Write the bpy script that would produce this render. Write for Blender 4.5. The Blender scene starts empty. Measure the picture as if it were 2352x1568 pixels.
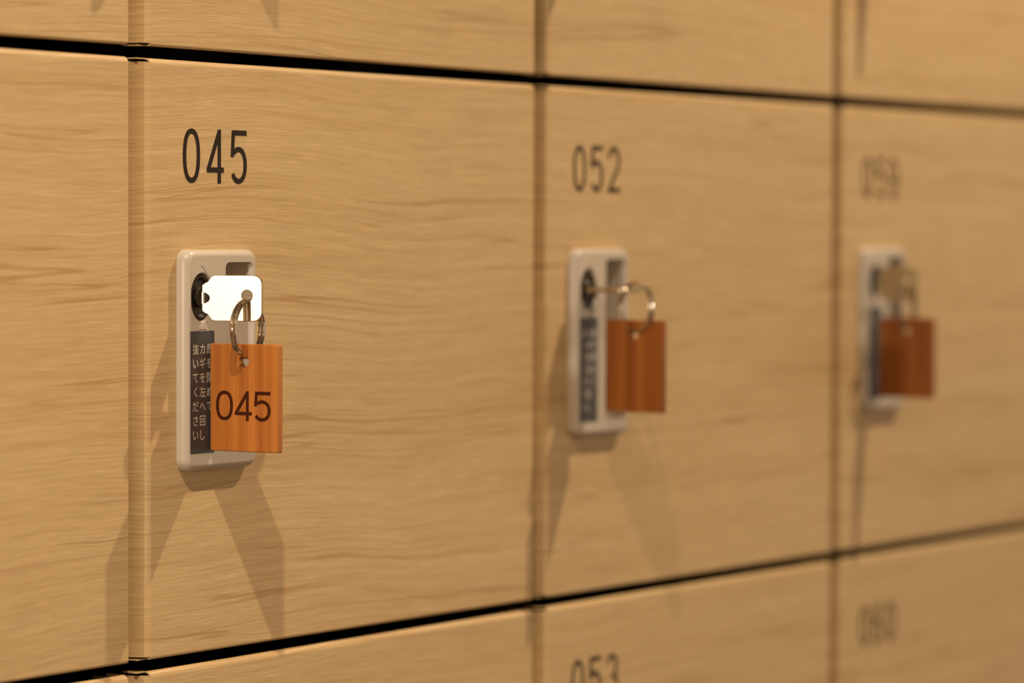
import bpy, bmesh, math, random
from mathutils import Vector, Matrix
S = bpy.context.scene
C = S.collection
PI = math.pi
MM = .001
Z0 = 1.40            # height of the top edge of door 045 above the floor
W = .3481            # column pitch
P = .2898            # row pitch
H = .2842            # door height

# ------------------------------------------------------------------ camera
yaw, pitch, roll = .58184, -.0306, .002987
d = Vector((math.cos(pitch)*math.cos(yaw), math.cos(pitch)*math.sin(yaw), math.sin(pitch)))
r_ = d.cross(Vector((0, 0, 1))).normalized()
u_ = r_.cross(d)
R2 = r_*math.cos(roll) + u_*math.sin(roll)
U2 = -r_*math.sin(roll) + u_*math.cos(roll)
cd = bpy.data.cameras.new('camera')
cam = bpy.data.objects.new('camera', cd)
C.objects.link(cam)
CP = Vector((-1.2629, -1.04527, Z0-.08271))
cam.matrix_world = Matrix(((R2.x, U2.x, -d.x, CP.x), (R2.y, U2.y, -d.y, CP.y), (R2.z, U2.z, -d.z, CP.z), (0, 0, 0, 1)))
cd.sensor_fit = 'HORIZONTAL'
cd.sensor_width = 36
cd.lens = 36*8000/2352
cd.clip_start = .05
cd.dof.use_dof = True
cd.dof.focus_distance = (Vector((.065, -.02, Z0-.13)) - CP).dot(d)
cd.dof.aperture_fstop = 4.7
cd.dof.aperture_blades = 7
S.camera = cam

# ------------------------------------------------------------------ light and view
S.view_settings.view_transform = 'Standard'
S.view_settings.look = 'None'
S.view_settings.gamma = 1
S.view_settings.exposure = -.17
w = bpy.data.worlds.new('world')
S.world = w
w.use_nodes = True
w.node_tree.nodes['Background'].inputs[0].default_value = (1, .775, .53, 1)
w.node_tree.nodes['Background'].inputs[1].default_value = .76
WARM = (1, .785, .545)
LAMPS = [(-.72, -.62, 94., 112, .7), (.90, -.62, 84., 122, .5), (2.40, -.62, 14., 112, .55)]   # ceiling downlights: x, y, watt
CEIL = Z0 + 1.10

# ------------------------------------------------------------------ helpers
def link(name, me, mat=None, parent=None):
    o = bpy.data.objects.new(name, me)
    C.objects.link(o)
    if mat: me.materials.append(mat)
    if parent: o.parent = parent
    return o
def bmobj(name, bm, mat=None, parent=None, smooth=False):
    bmesh.ops.recalc_face_normals(bm, faces=bm.faces)
    me = bpy.data.meshes.new(name)
    bm.to_mesh(me); bm.free()
    if smooth:
        for p in me.polygons: p.use_smooth = True
        try: me.set_sharp_from_angle(angle=math.radians(35))
        except Exception: pass
    return link(name, me, mat, parent)
def empty(name, loc):
    o = bpy.data.objects.new(name, None)
    C.objects.link(o); o.location = loc; o.empty_display_size = .01
    return o
def tag(o, label=None, cat=None, group=None, kind=None):
    if label: o['label'] = label
    if cat: o['category'] = cat
    if group: o['group'] = group
    if kind: o['kind'] = kind
    return o
def dup(o, parent=None):
    c = o.copy(); C.objects.link(c)
    if parent: c.parent = parent
    for ch in list(o.children): dup(ch, c)
    return c
def box(bm, x0, x1, y0, y1, z0, z1):
    v = [bm.verts.new((x, y, z)) for x in (x0, x1) for y in (y0, y1) for z in (z0, z1)]
    for f in ((0,1,3,2), (4,6,7,5), (0,4,5,1), (2,3,7,6), (0,2,6,4), (1,5,7,3)):
        bm.faces.new([v[i] for i in f])
def bevel(bm, off, seg=3):
    bmesh.ops.bevel(bm, geom=bm.edges[:], offset=off, segments=seg, affect='EDGES', profile=.5)
def loft(bm, loops, closed=True, cap0=False, cap1=False):
    """loops: lists of coordinates of equal length"""
    vs = [[bm.verts.new(p) for p in L] for L in loops]
    n = len(loops[0])
    for a, b in zip(vs, vs[1:]):
        for i in range(n if closed else n-1):
            j = (i+1) % n
            bm.faces.new((a[i], a[j], b[j], b[i]))
    if cap0: bm.faces.new(vs[0])
    if cap1: bm.faces.new(vs[-1])
    return vs
def tube(bm, pts, r, n=10, closed=False):
    pts = [Vector(p) for p in pts]; N = len(pts); loops = []
    up = None
    for i, p in enumerate(pts):
        a = pts[i-1] if (i or closed) else p
        b = pts[(i+1) % N] if (i < N-1 or closed) else p
        t = (b-a).normalized()
        if up is None:
            up = t.orthogonal().normalized()
        up = (up - t*up.dot(t)).normalized()
        s = t.cross(up)
        loops.append([p + (up*math.cos(2*PI*k/n) + s*math.sin(2*PI*k/n))*r for k in range(n)])
    vs = loft(bm, loops, True, not closed, not closed)
    return vs
def rrect(x0, x1, z0, z1, r, n=6):
    pts = []
    for cx, cz, a in ((x1-r, z1-r, 0), (x0+r, z1-r, 90), (x0+r, z0+r, 180), (x1-r, z0+r, 270)):
        for k in range(n+1):
            t = math.radians(a + 90*k/n)
            pts.append((cx + r*math.cos(t), cz + r*math.sin(t)))
    return pts
def cap_holes(bm, outer, holes):
    """fill the ring between an outer vert loop and hole vert loops"""
    es = []
    for L in [outer]+holes:
        for i in range(len(L)):
            a, b = L[i], L[(i+1) % len(L)]
            es.append(bm.edges.get((a, b)) or bm.edges.new((a, b)))
    bmesh.ops.triangle_fill(bm, use_beauty=True, use_dissolve=False, edges=es)

# ------------------------------------------------------------------ materials
def mat(name, col=(.5, .5, .5), rough=.5, metal=0, spec=None):
    m = bpy.data.materials.new(name); m.use_nodes = True
    b = m.node_tree.nodes['Principled BSDF']
    b.inputs['Base Color'].default_value = (*col, 1)
    b.inputs['Roughness'].default_value = rough
    b.inputs['Metallic'].default_value = metal
    if spec is not None: b.inputs['Specular IOR Level'].default_value = spec
    return m, m.node_tree, b
def N(nt, typ, **kw):
    n = nt.nodes.new(typ)
    for k, v in kw.items():
        if k.startswith('i_'): n.inputs[k[2:]].default_value = v
        else: setattr(n, k, v)
    return n
def ramp(nt, fac, stops):
    n = nt.nodes.new('ShaderNodeValToRGB')
    e = n.color_ramp.elements
    while len(e) < len(stops): e.new(.5)
    for k, (p, c) in enumerate(stops):
        e[k].position = p; e[k].color = c if len(c) == 4 else (*c, 1)
    nt.links.new(fac, n.inputs[0])
    return n.outputs[0]
def mixc(nt, fac, a, b, mode='MIX'):
    n = nt.nodes.new('ShaderNodeMix'); n.data_type = 'RGBA'; n.blend_type = mode
    for s, v in ((n.inputs['Factor'], fac), (n.inputs['A'], a), (n.inputs['B'], b)):
        if hasattr(v, 'links'): nt.links.new(v, s)
        else: s.default_value = v if isinstance(v, float) else (*v, 1)
    return n.outputs['Result']
def mth(nt, op, a, b=None, c=None):
    n = nt.nodes.new('ShaderNodeMath'); n.operation = op
    for s, v in zip(n.inputs, (a, b, c)):
        if v is None: continue
        if hasattr(v, 'links'): nt.links.new(v, s)
        else: s.default_value = v
    return n.outputs[0]
def scaled(nt, vec, sc, loc=(0, 0, 0)):
    n = nt.nodes.new('ShaderNodeMapping')
    n.inputs['Scale'].default_value = sc
    n.inputs['Location'].default_value = loc
    nt.links.new(vec, n.inputs['Vector'])
    return n.outputs[0]
def noise(nt, vec, sc, scale=1, detail=2, rough=.5, loc=(0, 0, 0), dist=0):
    n = N(nt, 'ShaderNodeTexNoise', i_Scale=scale, i_Detail=detail, i_Roughness=rough, i_Distortion=dist)
    nt.links.new(scaled(nt, vec, sc, loc), n.inputs['Vector'])
    return n.outputs['Fac']

def oak():
    m, nt, b = mat('pale_oak_laminate', rough=.48, spec=.35)
    g = nt.nodes.new('ShaderNodeNewGeometry').outputs['Position']
    # gentle waviness of the growth lines
    wv = noise(nt, g, (3.4, 3.4, 5), detail=1, rough=.5)
    wv = mth(nt, 'MULTIPLY', mth(nt, 'SUBTRACT', wv, .5), .034)
    wv2 = noise(nt, g, (16, 16, 40), detail=2, loc=(3, 1, 7))
    wv2 = mth(nt, 'MULTIPLY', mth(nt, 'SUBTRACT', wv2, .5), .0045)
    sp = nt.nodes.new('ShaderNodeSeparateXYZ'); nt.links.new(g, sp.inputs[0])
    cb = nt.nodes.new('ShaderNodeCombineXYZ')
    nt.links.new(sp.outputs[0], cb.inputs[0]); nt.links.new(sp.outputs[1], cb.inputs[1])
    nt.links.new(mth(nt, 'ADD', sp.outputs[2], mth(nt, 'ADD', wv, wv2)), cb.inputs[2])
    v = cb.outputs[0]
    bands = noise(nt, v, (1.5, 1.5, 60), detail=2, rough=.5)
    mid = noise(nt, v, (4, 4, 260), detail=3, rough=.6, loc=(5, 2, 1))
    lines = noise(nt, v, (1.8, 1.8, 90), detail=2, rough=.5, loc=(9, 4, 3))
    lmask = noise(nt, v, (5, 5, 30), detail=1, loc=(2, 8, 4))
    fib = noise(nt, g, (60, 60, 1500), detail=2, rough=.55)
    fib2 = noise(nt, v, (22, 22, 800), detail=2, rough=.6, loc=(4, 4, 4))
    col = ramp(nt, bands, [(.30, (.545, .378, .188)), (.5, (.58, .410, .212)), (.70, (.605, .437, .232))])
    col = mixc(nt, .5, col, ramp(nt, mid, [(.28, (.49, .315, .135)), (.5, (.585, .405, .205)), (.72, (.65, .475, .265))]))
    l = ramp(nt, lines, [(.535, (0, 0, 0)), (.556, (1, 1, 1)), (.561, (1, 1, 1)), (.572, (0, 0, 0))])
    lm = ramp(nt, lmask, [(.40, (0, 0, 0)), (.56, (1, 1, 1))])
    col = mixc(nt, mth(nt, 'MULTIPLY', mth(nt, 'MULTIPLY', l, lm), .55), col, (.36, .20, .068))
    f = ramp(nt, fib, [(.3, (.93, .925, .91)), (.5, (1, 1, 1)), (.60, (1.03, 1.035, 1.04)), (.74, (1.22, 1.25, 1.30))])
    col = mixc(nt, .9, col, f, 'MULTIPLY')
    f2 = ramp(nt, fib2, [(.28, (.86, .845, .80)), (.5, (1, 1, 1)), (.72, (1.10, 1.11, 1.13))])
    col = mixc(nt, .8, col, f2, 'MULTIPLY')
    nt.links.new(col, b.inputs['Base Color'])
    bp = N(nt, 'ShaderNodeBump', i_Strength=.25, i_Distance=.0003)
    nt.links.new(mth(nt, 'ADD', fib, fib2), bp.inputs['Height'])
    nt.links.new(bp.outputs[0], b.inputs['Normal'])
    return m
def tagwood(name, k):
    m, nt, b = mat(name, rough=.42, spec=.45)
    g = nt.nodes.new('ShaderNodeTexCoord').outputs['Object']
    oi = nt.nodes.new('ShaderNodeObjectInfo').outputs['Random']
    cb = nt.nodes.new('ShaderNodeCombineXYZ')
    nt.links.new(oi, cb.inputs[1])
    va = nt.nodes.new('ShaderNodeVectorMath'); va.operation = 'ADD'
    nt.links.new(g, va.inputs[0]); nt.links.new(cb.outputs[0], va.inputs[1])
    g = va.outputs[0]
    a = noise(nt, g, (150, 150, 4), detail=2, rough=.5)
    c = noise(nt, g, (900, 900, 16), detail=2, rough=.6)
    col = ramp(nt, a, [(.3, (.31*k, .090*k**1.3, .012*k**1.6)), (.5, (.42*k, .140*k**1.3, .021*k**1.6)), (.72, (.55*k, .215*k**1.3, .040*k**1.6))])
    col = mixc(nt, .7, col, ramp(nt, c, [(.3, (.86, .84, .8)), (.7, (1.1, 1.12, 1.15))]), 'MULTIPLY')
    nt.links.new(col, b.inputs['Base Color'])
    bp = N(nt, 'ShaderNodeBump', i_Strength=.15, i_Distance=.0003)
    nt.links.new(c, bp.inputs['Height']); nt.links.new(bp.outputs[0], b.inputs['Normal'])
    return m
def nickel():
    m, nt, b = mat('brushed_nickel', (.50, .42, .29), .30, 1)
    g = nt.nodes.new('ShaderNodeTexCoord').outputs['Object']
    a = noise(nt, g, (60, 60, 3000), detail=2)
    bp = N(nt, 'ShaderNodeBump', i_Strength=.15, i_Distance=.0001)
    nt.links.new(a, bp.inputs['Height']); nt.links.new(bp.outputs[0], b.inputs['Normal'])
    return m
def speckle(name, col, rough, amt, sc, **kw):
    m, nt, b = mat(name, col, rough, **kw)
    g = nt.nodes.new('ShaderNodeTexCoord').outputs['Object']
    a = noise(nt, g, (sc, sc, sc), detail=3)
    c2 = tuple(min(1, c*(1+amt)) for c in col); c1 = tuple(c*(1-amt) for c in col)
    nt.links.new(ramp(nt, a, [(.35, c1), (.65, c2)]), b.inputs['Base Color'])
    return m
OAK = oak()
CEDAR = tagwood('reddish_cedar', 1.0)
CEDAR_DARKER = tagwood('reddish_cedar_darker', .62)  # same cedar colours scaled darker, for the middle and right tags
NICKEL = nickel()
CHROME = speckle('polished_chrome', (.54, .47, .39), .09, .03, 200, metal=1)
PLASTIC = speckle('ivory_plastic', (.515, .45, .375), .36, .015, 300, spec=.5)
DARKMETAL = speckle('dark_lock_metal', (.05, .038, .028), .34, .3, 500, metal=.6)
BLACK = speckle('black_cabinet_lining', (.012, .011, .010), .6, .2, 40)
INK = speckle('dark_print', (.026, .018, .014), .7, .08, 300, spec=.15)
BURNT = speckle('engraved_burnt_lettering', (.050, .011, .003), .7, .2, 600, spec=.1)
LABEL = speckle('charcoal_label', (.050, .046, .048), .45, .05, 300)
WHITEINK = speckle('pale_lettering', (.56, .52, .47), .5, .03, 300)
CREAM = speckle('cream_paint', (.62, .55, .45), .8, .03, 6)
PANELM = speckle('brown_wall_panel', (.22, .14, .08), .6, .15, 8)
FLOORM = speckle('brown_floor', (.14, .09, .055), .5, .12, 5)

# ------------------------------------------------------------------ digits as strokes of even width
def arc(cx, cz, rx, rz, a0, a1, n=22, e=1.0):
    out = []
    for k in range(n+1):
        t = math.radians(a0 + (a1-a0)*k/n)
        c, s = math.cos(t), math.sin(t)
        out.append((cx + rx*math.copysign(abs(c)**e, c), cz + rz*math.copysign(abs(s)**e, s)))
    return out
def glyph(ch, w, h, t):
    """centre lines inside a box of outer size w x h, origin lower left, stroke t"""
    x0, x1, z0, z1 = t/2, w-t/2, t/2, h-t/2
    xm = w/2; rx = (x1-x0)/2
    if ch == '0':
        return [(arc(xm, h/2, rx, (z1-z0)/2, 90, 450, 48, .86)[:-1], True)]
    if ch == '4':
        xs = w*.74; zb = h*.25
        return [([(xs, 0), (xs, h), ], False), ([(xs-t*.1, h-t*.5), (x0-.1*t, zb), ], False), ([(0, zb), (w, zb)], False)]
    if ch == '5':
        rz = h*.30
        zc = z0+rz
        b = arc(xm*.98, zc, rx, rz, 205, 488-0, 30, .95)
        b = arc(xm*.98, zc, rx, rz, 212, 492, 30, .95)
        return [([(w*.98, z1), (x0+.08*w, z1), (x0+.02*w, h*.50)], False), (b, False)]
    if ch == '2':
        rz = h*.27; zc = z1-rz
        a = arc(xm, zc, rx, rz, 170, -30, 22)
        return [(a+[(x0+.02*w, z0), ], False), ([(x0-.4*t, z0), (w, z0)], False)]
    if ch == '3':
        r1 = h*.22; r2 = (z1-z0)/2-r1+.0
        r2 = (z1-z0-2*r1)/2
        a = arc(xm, z1-r1, rx*.92, r1, 165, -90, 20)
        b = arc(xm, z0+r2, rx, r2, 90, -165, 24)
        return [(a, False), (b, False)]
    if ch == '6' or ch == '9':
        rz = h*.27; zc = z0+rz
        ring = arc(xm, zc, rx, rz, 0, 360, 36)[:-1]
        stem = arc(x1+.05*w, zc, x1+.05*w-x0, (z1-zc), 180, 98, 18)
        stem = arc(xm, h*.5, rx, (z1-z0)/2, 200, 35, 26, .86)
        L = [(ring, True), (stem, False)]
        if ch == '9': L = [([(w-a, h-c) for a, c in pts], cl) for pts, cl in L]
        return L
    return []
def ribbon(bm, pts, closed, t, y, th):
    n = len(pts); P2 = [Vector(p) for p in pts]; L, Rr = [], []
    for i in range(n):
        a = P2[i-1] if (i or closed) else None
        b = P2[(i+1) % n] if (i < n-1 or closed) else None
        d1 = (P2[i]-a).normalized() if a is not None else None
        d2 = (b-P2[i]).normalized() if b is not None else None
        if d1 is None: d1 = d2
        if d2 is None: d2 = d1
        tt = (d1+d2).normalized(); nn = Vector((-tt.y, tt.x))
        k = min(1/max(.3, nn.dot(Vector((-d1.y, d1.x)))), 2.2)
        L.append(P2[i]+nn*t/2*k); Rr.append(P2[i]-nn*t/2*k)
    loops = [[(l.x, y, l.y), (r.x, y, r.y), (r.x, y+th, r.y), (l.x, y+th, l.y)] for l, r in zip(L, Rr)]
    if closed: loops.append(loops[0])
    loft(bm, loops, True, not closed, not closed)
def number_bm(txt, x, z, w, h, pitch, t, y=-.0002, th=.0002):
    bm = bmesh.new()
    for k, ch in enumerate(txt):
        for i, (pts, cl) in enumerate(glyph(ch, w, h, t)):
            ribbon(bm, [(x+k*pitch+a, z+c) for a, c in pts], cl, t, y-.00002*i, th)
    return bm

# ------------------------------------------------------------------ the setting
def struct(name, bm, m): return tag(bmobj(name, bm, m), kind='structure')
bm = bmesh.new(); box(bm, -3.5, 4.5, -4.5, .6, -.1, 0); struct('floor', bm, FLOORM)
bm = bmesh.new(); box(bm, -3.5, 4.5, -4.5, .6, CEIL+.02, CEIL+.12); struct('ceiling', bm, CREAM)
bm = bmesh.new(); box(bm, -3.5, 4.5, .5, .6, 0, CEIL+.02); struct('wall_back', bm, CREAM)
bm = bmesh.new(); box(bm, -3.6, -3.5, -4.5, .6, 0, CEIL+.02); struct('blocker_wall_left', bm, PANELM)  # added unseen wall, blocks ambient light coming from the left

def downlight(x, y, watt, cone, soft, label):
    o = empty('ceiling_downlight', (x, y, CEIL+.02))
    tag(o, label, 'ceiling light', 'recessed downlights in a row along the lockers')
    bm = bmesh.new()
    prof = [(.050, 0), (.050, -.004), (.042, -.005), (.036, -.001), (.034, -.0005)]
    loft(bm, [[(r*math.cos(a*PI/16), r*math.sin(a*PI/16), z) for a in range(32)] for r, z in prof])
    bmobj('trim_ring', bm, CREAM, o, True)
    ld = bpy.data.lights.new('lamp', 'SPOT')
    ld.energy = watt; ld.color = WARM; ld.shadow_soft_size = .012
    ld.spot_size = math.radians(cone); ld.spot_blend = soft
    lo = bpy.data.objects.new('lamp', ld); C.objects.link(lo); lo.parent = o
    lo.location = (0, 0, -.02)
for (x, y, wt, cone, soft), s in zip(LAMPS, ('left of the numbered doors', 'above the middle doors', 'beyond the last door')):
    downlight(x, y, wt, cone, soft, 'small round recessed warm ceiling light ' + s)

# added unseen globe light, put in to make the bright key glint
sc = empty('added_glint_lamp', (-3.1, -.33, Z0+.10))
tag(sc, 'small warm globe added out of view to make the bright key glint', 'lamp')
bm = bmesh.new(); bmesh.ops.create_uvsphere(bm, u_segments=24, v_segments=16, radius=.05)
gm, nt, b = mat('added_globe_glass', (.9, .85, .75), .4)
b.inputs['Emission Color'].default_value = (*WARM, 1); b.inputs['Emission Strength'].default_value = 3
bmobj('added_globe', bm, gm, sc, True)
bm = bmesh.new(); tube(bm, [(0, 0, .05), (0, 0, CEIL+.02-Z0-.10)], .004)
bmobj('added_cord', bm, BLACK, sc)
ld = bpy.data.lights.new('added_glint_light', 'POINT'); ld.energy = 125; ld.color = (1, .90, .76); ld.shadow_soft_size = .06
lo = bpy.data.objects.new('added_glint_light', ld); C.objects.link(lo); lo.parent = sc; lo.location = (.12, 0, 0)

# cabinet carcass behind the doors
cab = empty('locker_cabinet', (0, 0, 0))
tag(cab, 'black lined locker cabinet showing as dark lines between the oak doors', 'cabinet')
XA, XB = -W, 3*W+.006
bm = bmesh.new()
box(bm, XA, XB, .40, .42, .02, Z0+P*2)
bmobj('back_board', bm, BLACK, cab)
for k in range(-1, 4):
    bm = bmesh.new(); x = k*W+.002
    box(bm, x-.004, x+.004, .110 if 0 <= k < 3 else .024, .40, .02, Z0+P*2)
    bmobj('divider', bm, BLACK, cab)
for k in range(-3, 3):
    bm = bmesh.new(); z = Z0+k*P-P+.002+P
    box(bm, XA, XB, .060, .40, z-.001, z+.001)
    bmobj('shelf', bm, BLACK, cab)

# ------------------------------------------------------------------ one locker door
XL, XR = .0098, W      # panel from XL to XR inside its column
DEPTH = .022
SR = .0062            # rounding of the left front corner
HX0, HX1, HZ0, HZ1 = .0385, .0885, -.192, -.0935     # opening for the lock
def panel_mesh(hole):
    bm = bmesh.new()
    def lip(r):
        return [(.0036, 0), (r, 0)] + [(r-r*math.sin(PI/2*k/6), -r+r*math.cos(PI/2*k/6)) for k in range(1, 7)]
    r, rb = .0030, .0013
    top = lip(r)
    bot = [(y, -H-z) for y, z in lip(rb)][::-1]
    x0, x1 = XL+SR-.0001, XR
    xs = [x0, HX0, HX1, x1-.0006] if hole else [x0, x1-.0006]
    for pr in (top, bot):
        loft(bm, [[(x, y, z) for y, z in pr] for x in xs], closed=False)
    # slightly rounded right end
    if hole: zs = [-r, -r-.0003, HZ1, HZ0, -H+rb+.0003, -H+rb]
    else: zs = [-r, -r-.0003, -H+rb+.0003, -H+rb]
    g = [[bm.verts.new((x, 0, z)) for z in zs] for x in xs]
    for i in range(len(xs)-1):
        for j in range(len(zs)-1):
            if hole and i == 1 and j == 2: continue
            bm.faces.new((g[i][j], g[i+1][j], g[i+1][j+1], g[i][j+1]))
    bmesh.ops.remove_doubles(bm, verts=bm.verts, dist=1e-6)
    me = bpy.data.meshes.new('front_panel')
    bmesh.ops.recalc_face_normals(bm, faces=bm.faces)
    # make sure normals face out (towards -y on the front)
    f = max(bm.faces, key=lambda f: f.calc_area())
    if f.normal.y > 0: bmesh.ops.reverse_faces(bm, faces=bm.faces)
    bm.to_mesh(me); bm.free()
    # give the sheet its thickness now, so that its cut edges stay crisp
    to = bpy.data.objects.new('sheet', me); C.objects.link(to)
    sm = to.modifiers.new('thickness', 'SOLIDIFY'); sm.thickness = .0008; sm.offset = -1
    dg = bpy.context.evaluated_depsgraph_get(); dg.update()
    me = bpy.data.meshes.new_from_object(to.evaluated_get(dg))
    bpy.data.objects.remove(to)
    # the folded flange runs on as a thin tongue past the side sheet, above and below
    bm = bmesh.new(); bm.from_mesh(me)
    for z in (-.0005, -H):
        box(bm, XL-.0006, x0+.0004, .0030, .0120, z, z+.0005)
    bm.to_mesh(me); bm.free()
    me.name = 'front_panel'
    for p in me.polygons: p.use_smooth = True
    me.set_sharp_from_angle(angle=math.radians(40))
    return me
def side_mesh(x, sgn):
    """thin folded side sheet with a rounded front corner; x is the outer face, sgn the side it turns in to"""
    bm = bmesh.new(); r, ry = (SR, .0105) if sgn > 0 else (.0010, .0010); th = .0006
    out = [(x, DEPTH), (x, ry+.0003), (x, ry)]
    for k in range(1, 7):
        a = PI/2*k/6; out.append((x+sgn*(r-r*math.cos(a)), ry-ry*math.sin(a)))
    inn = [(x+sgn*r, th), (x+sgn*(r*.35+th), ry*.3+th), (x+sgn*th, ry+th), (x+sgn*th, DEPTH)]
    sec = out+inn
    za, zb = -.0016, -H+.0014
    # top end dips a little towards the corner, as the foil is cut by hand
    n = len(sec)
    loft(bm, [[(a, b_, za - (.0003 if b_ < r else 0)) for a, b_ in sec], [(a, b_, zb) for a, b_ in sec]], True, True, True)
    bmesh.ops.recalc_face_normals(bm, faces=bm.faces)
    me = bpy.data.meshes.new('side_panel'); bm.to_mesh(me); bm.free()
    for p in me.polygons: p.use_smooth = True
    me.set_sharp_from_angle(angle=math.radians(40))
    return me
PANEL = {True: panel_mesh(True), False: panel_mesh(False)}
SIDE_L = side_mesh(XL, 1); SIDE_R = side_mesh(XR, -1)
for me in (*PANEL.values(), SIDE_L, SIDE_R): me.materials.append(OAK)

# ---- lock plate
PT = .0062
def pocket_floor(x):
    k = (x-.0655)/(.0865-.0655)
    return -PT + .0300*(1-k)**1.0 + .0006
def plate_mesh():
    bm = bmesh.new()
    x0, x1, z0, z1 = .0352, .0912, -.1962, -.0902
    loops = []
    for inset, y in ((0, 0), (0, -.0026), (.0003, -.0038), (.0010, -.0050), (.0020, -.0058), (.0031, -PT), (.0033, -PT)):
        loops.append([(a, y, c) for a, c in rrect(x0+inset, x1-inset, z0+inset, z1-inset, .0058-inset*.8, 6)])
    vs = loft(bm, loops)
    # oval lock opening
    oc = (.0472, -.1130)
    ov = [(oc[0]+.0087*math.cos(t*2*PI/40), oc[1]+.0115*math.sin(t*2*PI/40)) for t in range(40)]
    lo = [[(oc[0]+(a-oc[0])*s, y, oc[1]+(c-oc[1])*s) for a, c in ov] for s, y in ((1.04, -PT), (1.0, -PT+.0005), (.97, -PT+.0030))]
    ho = loft(bm, lo, True, False, True)
    # pocket: a finger pull that deepens to the left
    pk = rrect(.0652, .0872, -.1880, -.0963, .0030, 5)
    top = [(a, -PT, c) for a, c in pk]
    mid = []
    for a, c in pk:
        a2 = .0762+(a-.0762)*.985; c2 = -.14215+(c+.14215)*.996
        mid.append((a2, max(-PT+.0006, pocket_floor(a2)), c2))
    hp = loft(bm, [top, mid], True, False, False)
    # slanted floor
    cap_holes(bm, hp[1], [])
    cap_holes(bm, vs[-1], [ho[0], hp[0]])
    me_o = bmobj('lock_plate', bm, PLASTIC, None, True)
    me = me_o.data; bpy.data.objects.remove(me_o)
    return me
PLATE = plate_mesh()
def cyl_mesh():
    bm = bmesh.new(); cx, cz = .0472, -.1130
    def ell(rx, rz, y): return [(cx+rx*math.cos(t*2*PI/36), y, cz+rz*math.sin(t*2*PI/36)) for t in range(36)]
    loft(bm, [ell(.0083, .0110, -.0038), ell(.0080, .0106, -.0052), ell(.0073, .0096, -.0054), ell(.0064, .0084, -.0040), ell(.0056, .0066, -.0036)], True, True, True)
    return bm
o = bmobj('lock_cylinder', cyl_mesh(), DARKMETAL, None, True); CYL = o.data; bpy.data.objects.remove(o)
def plug_mesh():
    bm = bmesh.new(); cx, cz = .0472, -.1130
    def el(r, y): return [(cx+r*math.cos(t*2*PI/28), y, cz+r*math.sin(t*2*PI/28)) for t in range(28)]
    loft(bm, [el(.0050, -.0038), el(.0050, -.0060), el(.0046, -.0064)], True, True, True)
    return bm
o = bmobj('key_plug', plug_mesh(), DARKMETAL, None, True); PLUG = o.data; bpy.data.objects.remove(o)
def label_mesh():
    bm = bmesh.new(); box(bm, .0380, .0562, -PT-.00018, -PT+.0001, -.1876, -.1291); return bm
o = bmobj('instruction_label', label_mesh(), LABEL); LAB = o.data; bpy.data.objects.remove(o)
def text_mesh():
    cols = [('扉を閉めて', .0524), ('カギを左へ回し', .0471), ('抜いてください', .0418)]
    bm = bmesh.new()
    dg = bpy.context.evaluated_depsgraph_get()
    for s, xc in cols:
        for k, ch in enumerate(s):
            cu = bpy.data.curves.new('t', 'FONT'); cu.body = ch; cu.size = .0056; cu.align_x = 'CENTER'; cu.resolution_u = 3
            cu.offset = .00003
            to = bpy.data.objects.new('t', cu); C.objects.link(to)
            dg = bpy.context.evaluated_depsgraph_get(); dg.update()
            me = bpy.data.meshes.new_from_object(to.evaluated_get(dg))
            if me and len(me.vertices):
                xs = [v.co.x for v in me.vertices]
                me.transform(Matrix.Translation((-(min(xs)+max(xs))/2, 0, 0)))
                me.transform(Matrix(((.88, 0, 0, xc), (0, 0, 1, -PT-.00022), (0, 1, 0, -.1398-.00685*k), (0, 0, 0, 1))))
                bm.from_mesh(me)
            bpy.data.objects.remove(to)
    return bm
o = bmobj('label_lettering', text_mesh(), WHITEINK); LET = o.data; bpy.data.objects.remove(o)
def mark_mesh(pts):
    bm = bmesh.new()
    loft(bm, [[(a, y, c) for a, c in pts] for y in (-PT+.0001, -PT-.0003)], True, True, True)
    return bm
MARKS = []
for nm, pts in (('turn_mark', [(.0462, -.0975), (.0475, -.0968), (.0495, -.0985), (.0520, -.1022), (.0510, -.1026), (.0486, -.0994)]),
                ('highlight_triangle', [(.0440, -.1283), (.0504, -.1283), (.0472, -.1252)])):  # raised triangle stands in for the highlight shape below the cylinder
    o = bmobj(nm, mark_mesh(pts), PLASTIC); MARKS.append((nm, o.data)); bpy.data.objects.remove(o)

def door(c, r, number, lock, label):
    root = empty('locker', (c*W, 0, Z0-r*P))
    tag(root, label, 'locker', 'oak fronted lockers')
    p = link('front_panel', PANEL[lock], None, root)
    link('side_panel', SIDE_L, None, root); link('side_panel', SIDE_R, None, root)
    if number:
        wd = {'045': .0130}.get(number, .0130)
        bmobj('door_number', number_bm(number, .0400, -.0583, wd, .0260, .01835, .00245), INK, root)
    if lock:
        pl = link('lock_plate', PLATE, None, root)
        for nm, me in (('lock_cylinder', CYL), ('key_plug', PLUG), ('instruction_label', LAB), ('label_lettering', LET), *MARKS):
            link(nm, me, None, pl)
    return root

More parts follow.
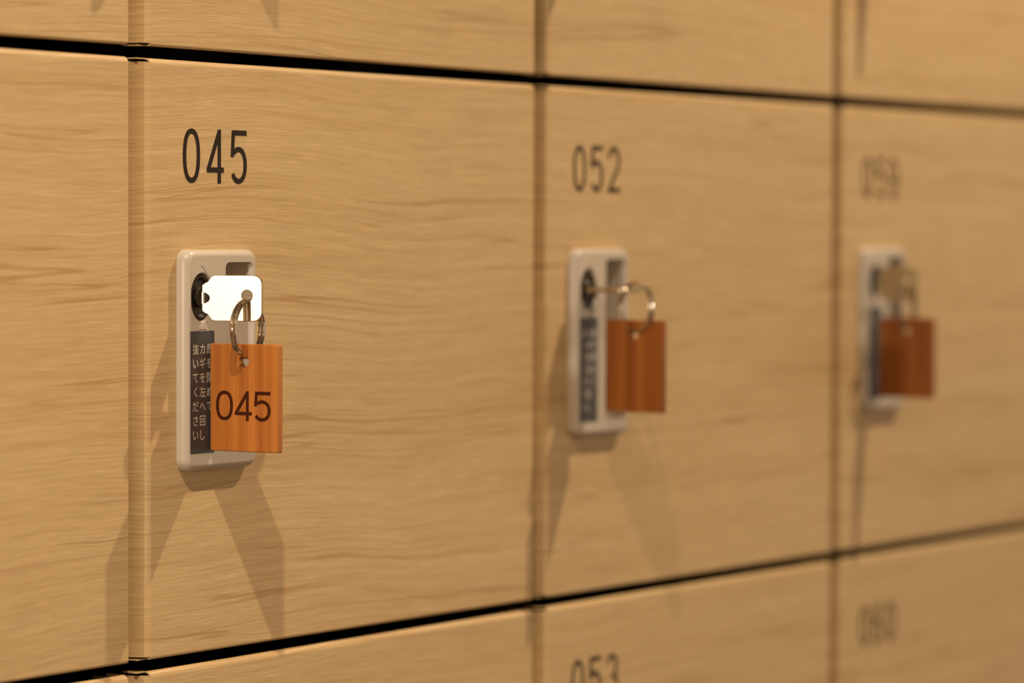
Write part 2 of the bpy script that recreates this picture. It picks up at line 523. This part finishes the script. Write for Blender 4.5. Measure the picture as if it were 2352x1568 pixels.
# ------------------------------------------------------------------ key, ring and tag
def key_meshes():
    # drawn in its own frame: u = distance out of the lock (-y), z up, thickness in x
    half = [(-.0060, .0055), (-.0072, .0062), (-.0122, .0100), (-.0135, .0108), (-.0365, .0108)]
    out = []
    up = [(.0062, .0029), (.0062, .0062), (.0078, .0074), (.0090, .0078), (.0112, .0106), (.0124, .0110), (.0322, .0110)]
    up += [(.0322+.0042*math.sin(a*PI/12), .0068+.0042*math.cos(a*PI/12)) for a in range(1, 7)]
    dn = [(u, -z) for u, z in up][::-1]
    notch = [(.0080+.0020*math.sin(a*PI/8), -.0023+0*a) for a in ()]
    nt_ = [(.0063+.0038*math.sin(a*PI/8), -.0028*math.cos(a*PI/8)) for a in range(0, 9)]
    pts = up + dn + nt_[1:-1]
    pts = [(u, z) for u, z in pts]
    bm = bmesh.new(); t = .0011
    hole = [(.0290+.0030*math.cos(a*PI/10), .0012+.0030*math.sin(a*PI/10)) for a in range(20)]
    def inset(s): # shrink slightly for the rounded rim
        cu, cz = .023, 0
        return [(cu+(u-cu)*(1-s), cz+(z-cz)*(1-s*1.4)) for u, z in pts]
    loops = [[(-t, -u, z) for u, z in inset(.02)], [(-t*.6, -u, z) for u, z in pts], [(t*.6, -u, z) for u, z in pts], [(t, -u, z) for u, z in inset(.02)]]
    vs = loft(bm, loops)
    hs = loft(bm, [[(x, -u, z) for u, z in hole] for x in (-t, t)])
    cap_holes(bm, vs[0], [hs[0]]); cap_holes(bm, vs[-1], [hs[1]])
    o1 = bmobj('bow', bm, NICKEL, None, True)
    bm = bmesh.new()
    box(bm, -.0008, .0008, -.0072, .012, -.0030, .0030); bevel(bm, .0003, 2)
    o2 = bmobj('blade', bm, NICKEL, None)
    a, b_ = o1.data, o2.data
    bpy.data.objects.remove(o1); bpy.data.objects.remove(o2)
    return a, b_
KBOW, KBLADE = key_meshes()
RR = .0134
def ring_mesh():
    bm = bmesh.new(); pts = []
    n = 96
    for k in range(n*2+1):
        a = 2*PI*k/n
        s = k/n-1.0                     # two turns, gap of one wire
        off = .0019*max(-1, min(1, s*6))/2*1.05
        pts.append((RR*math.cos(a-PI*.75), off, RR*math.sin(a-PI*.75)))
    tube(bm, pts, .00098, 10)
    o = bmobj('key_ring', bm, CHROME, None, True); me = o.data; bpy.data.objects.remove(o)
    return me
RING = ring_mesh()
TW, TH, TT = .0400, .0514, .0042
def tag_mesh():
    # origin at the centre of the hole; width along y, height z, thickness x
    bm = bmesh.new(); e = .0005
    zt, zb = .0082, .0082-TH
    def L(x, i): return [(x, a, c) for a, c in rrect(-TW/2+i, TW/2-i, zb+i, zt-i, .0009-i*.5, 3)]
    vs = loft(bm, [L(-TT/2, e), L(-TT/2+e, 0), L(TT/2-e, 0), L(TT/2, e)])
    hc = [(.0029*math.cos(a*PI/12), .0029*math.sin(a*PI/12)) for a in range(24)]
    hs = loft(bm, [[(x, a*s, c*s) for a, c in hc] for x, s in ((-TT/2, 1.12), (-TT/2+.0004, 1), (TT/2-.0004, 1), (TT/2, 1.12))])
    cap_holes(bm, vs[0], [hs[0]]); cap_holes(bm, vs[-1], [hs[-1]])
    o = bmobj('tag_plate', bm, CEDAR, None, True); me = o.data; bpy.data.objects.remove(o)
    return me
TAGM = tag_mesh()
TAGD = TAGM.copy(); TAGD.materials[0] = CEDAR_DARKER

def rotz(a): return Matrix.Rotation(a, 4, 'Z')
KX, KZ = .0472, -.1133
def lockset(c, r, names, vertical=True, yaw=0., ring_dir=None, tag_yaw=0., number=None, roll=0, tagpos=None):
    """key in its lock, ring through the key, wooden tag on the ring"""
    base = Vector((c*W+KX, 0, Z0-r*P+KZ))
    k = empty('locker_key', base + Vector((0, -.0060, 0)))
    tag(k, names[0], 'key', 'keys in the locker locks')
    b1 = link('bow', KBOW, None, k); b2 = link('blade', KBLADE, None, k)
    for b_ in (b1, b2): b_.location = (0, .0060, 0)
    k.rotation_euler = (0, 0 if vertical else PI/2, 0)
    if yaw: k.rotation_euler = (0, 0, yaw)
    km = k.matrix_basis if False else Matrix.Translation(k.location) @ k.rotation_euler.to_matrix().to_4x4()
    hole = km @ Vector((0, .0060-.0290, .0012))
    # ring
    u = Vector((ring_dir[0], ring_dir[1], 0)).normalized()
    if vertical:
        rc = hole + Vector((0, 0, -RR-.0024)) 
    else:
        rc = hole + u*(RR*.70) + Vector((0, 0, -RR*.70))
    rg = link('key_ring', RING.copy() if False else RING, None)
    rg.location = rc
    rg.rotation_euler = (0, 0, math.atan2(u.y, u.x))
    tag(rg, names[1], 'key ring', 'steel split rings on the keys')
    t = empty('wooden_key_tag', (0, 0, 0))
    tag(t, names[2], 'key tag', 'wooden tags on the locker keys')
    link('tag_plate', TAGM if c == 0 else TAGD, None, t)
    tp = rc + Vector((0, 0, -RR-.0020)) + Vector(tagpos or (0, 0, 0))
    t.location = tp; t.rotation_euler = (roll, 0, tag_yaw)
    if number:
        bm = number_bm(number, 0, 0, .0100, .0142, .01110, .00165, y=-.00012, th=.0001)
        # from the xz plane onto the -x face: x -> -y
        M = Matrix(((0, 1, 0, -TT/2+.00002), (-1, 0, 0, .0163), (0, 0, 1, -.0284), (0, 0, 0, 1)))
        bmesh.ops.transform(bm, matrix=M, verts=bm.verts)
        n_ = bmobj('tag_number', bm, BURNT, t)
    return k

# doors: columns -1..3, rows -1..1 ------------------------------------------------
LBL = {
 (-1, -1): (None, 'oak locker corner at the top left of the photo'),
 (-1, 0): (None, 'oak locker left of door 045, only its right strip in view'),
 (-1, 1): (None, 'oak locker sliver at the bottom left corner below the dark gap'),
 (0, -1): ('044', 'oak locker directly above door 045, only its bottom strip in view'),
 (0, 0): ('045', 'oak locker numbered 045 in sharp focus with ivory lock plate'),
 (0, 1): ('046', 'oak locker directly below door 045, only its top edge in view'),
 (1, -1): ('051', 'oak locker directly above door 052, only its bottom strip in view'),
 (1, 0): ('052', 'oak locker numbered 052 in the middle with ivory lock plate'),
 (1, 1): ('053', 'oak locker numbered 053 below door 052, number cut by the frame'),
 (2, -1): ('058', 'oak locker above door 059 at the top right corner'),
 (2, 0): ('059', 'blurred oak locker numbered 059 at the right with ivory lock plate'),
 (2, 1): ('060', 'blurred oak locker numbered 060 at the bottom right'),
}
for (c, r), (num, lab) in LBL.items():
    door(c, r, num, True, lab)

def names(where, extra=('', '', '')):
    return ['%snickel key %s' % (extra[0], where), '%ssteel split ring %s' % (extra[1], where), '%swooden tag %s' % (extra[2], where)]
lockset(0, 0, ['bright shining nickel key turned upright in the lock of door 045',
               'double steel split ring hanging from the key of door 045',
               'reddish wooden key tag engraved 045 hanging in front of door 045'],
        True, math.radians(19), (1, .12), math.radians(1.5), '045', tagpos=(-.0006, .0004, 0))
lockset(1, 0, ['nickel key seen edge-on, turned flat in the lock of door 052',
               'thick steel ring arching up from the flat key of door 052',
               'blank reddish wooden tag hanging in front of door 052'],
        False, 0, (-.30, -.95), math.radians(-6), None, tagpos=(.002, .0012, 0))
lockset(2, 0, ['dull brown-looking nickel key upright in the lock of door 059',
               'blurred steel ring with one bright spot at door 059',
               'darkest, blank wooden tag hanging in front of door 059'],
        True, 0, (1, .10), math.radians(-4), None)
for c, n in ((0, 'directly above door 045'), (1, 'directly above door 052'), (2, 'above door 059')):
    lockset(c, -1, ['nickel key in the locker door ' + n, 'steel split ring on the key ' + n, 'wooden tag of the door ' + n + ', out of frame'],
            True, 0, (1, .1), math.radians((2, -3, 1)[c]), None)
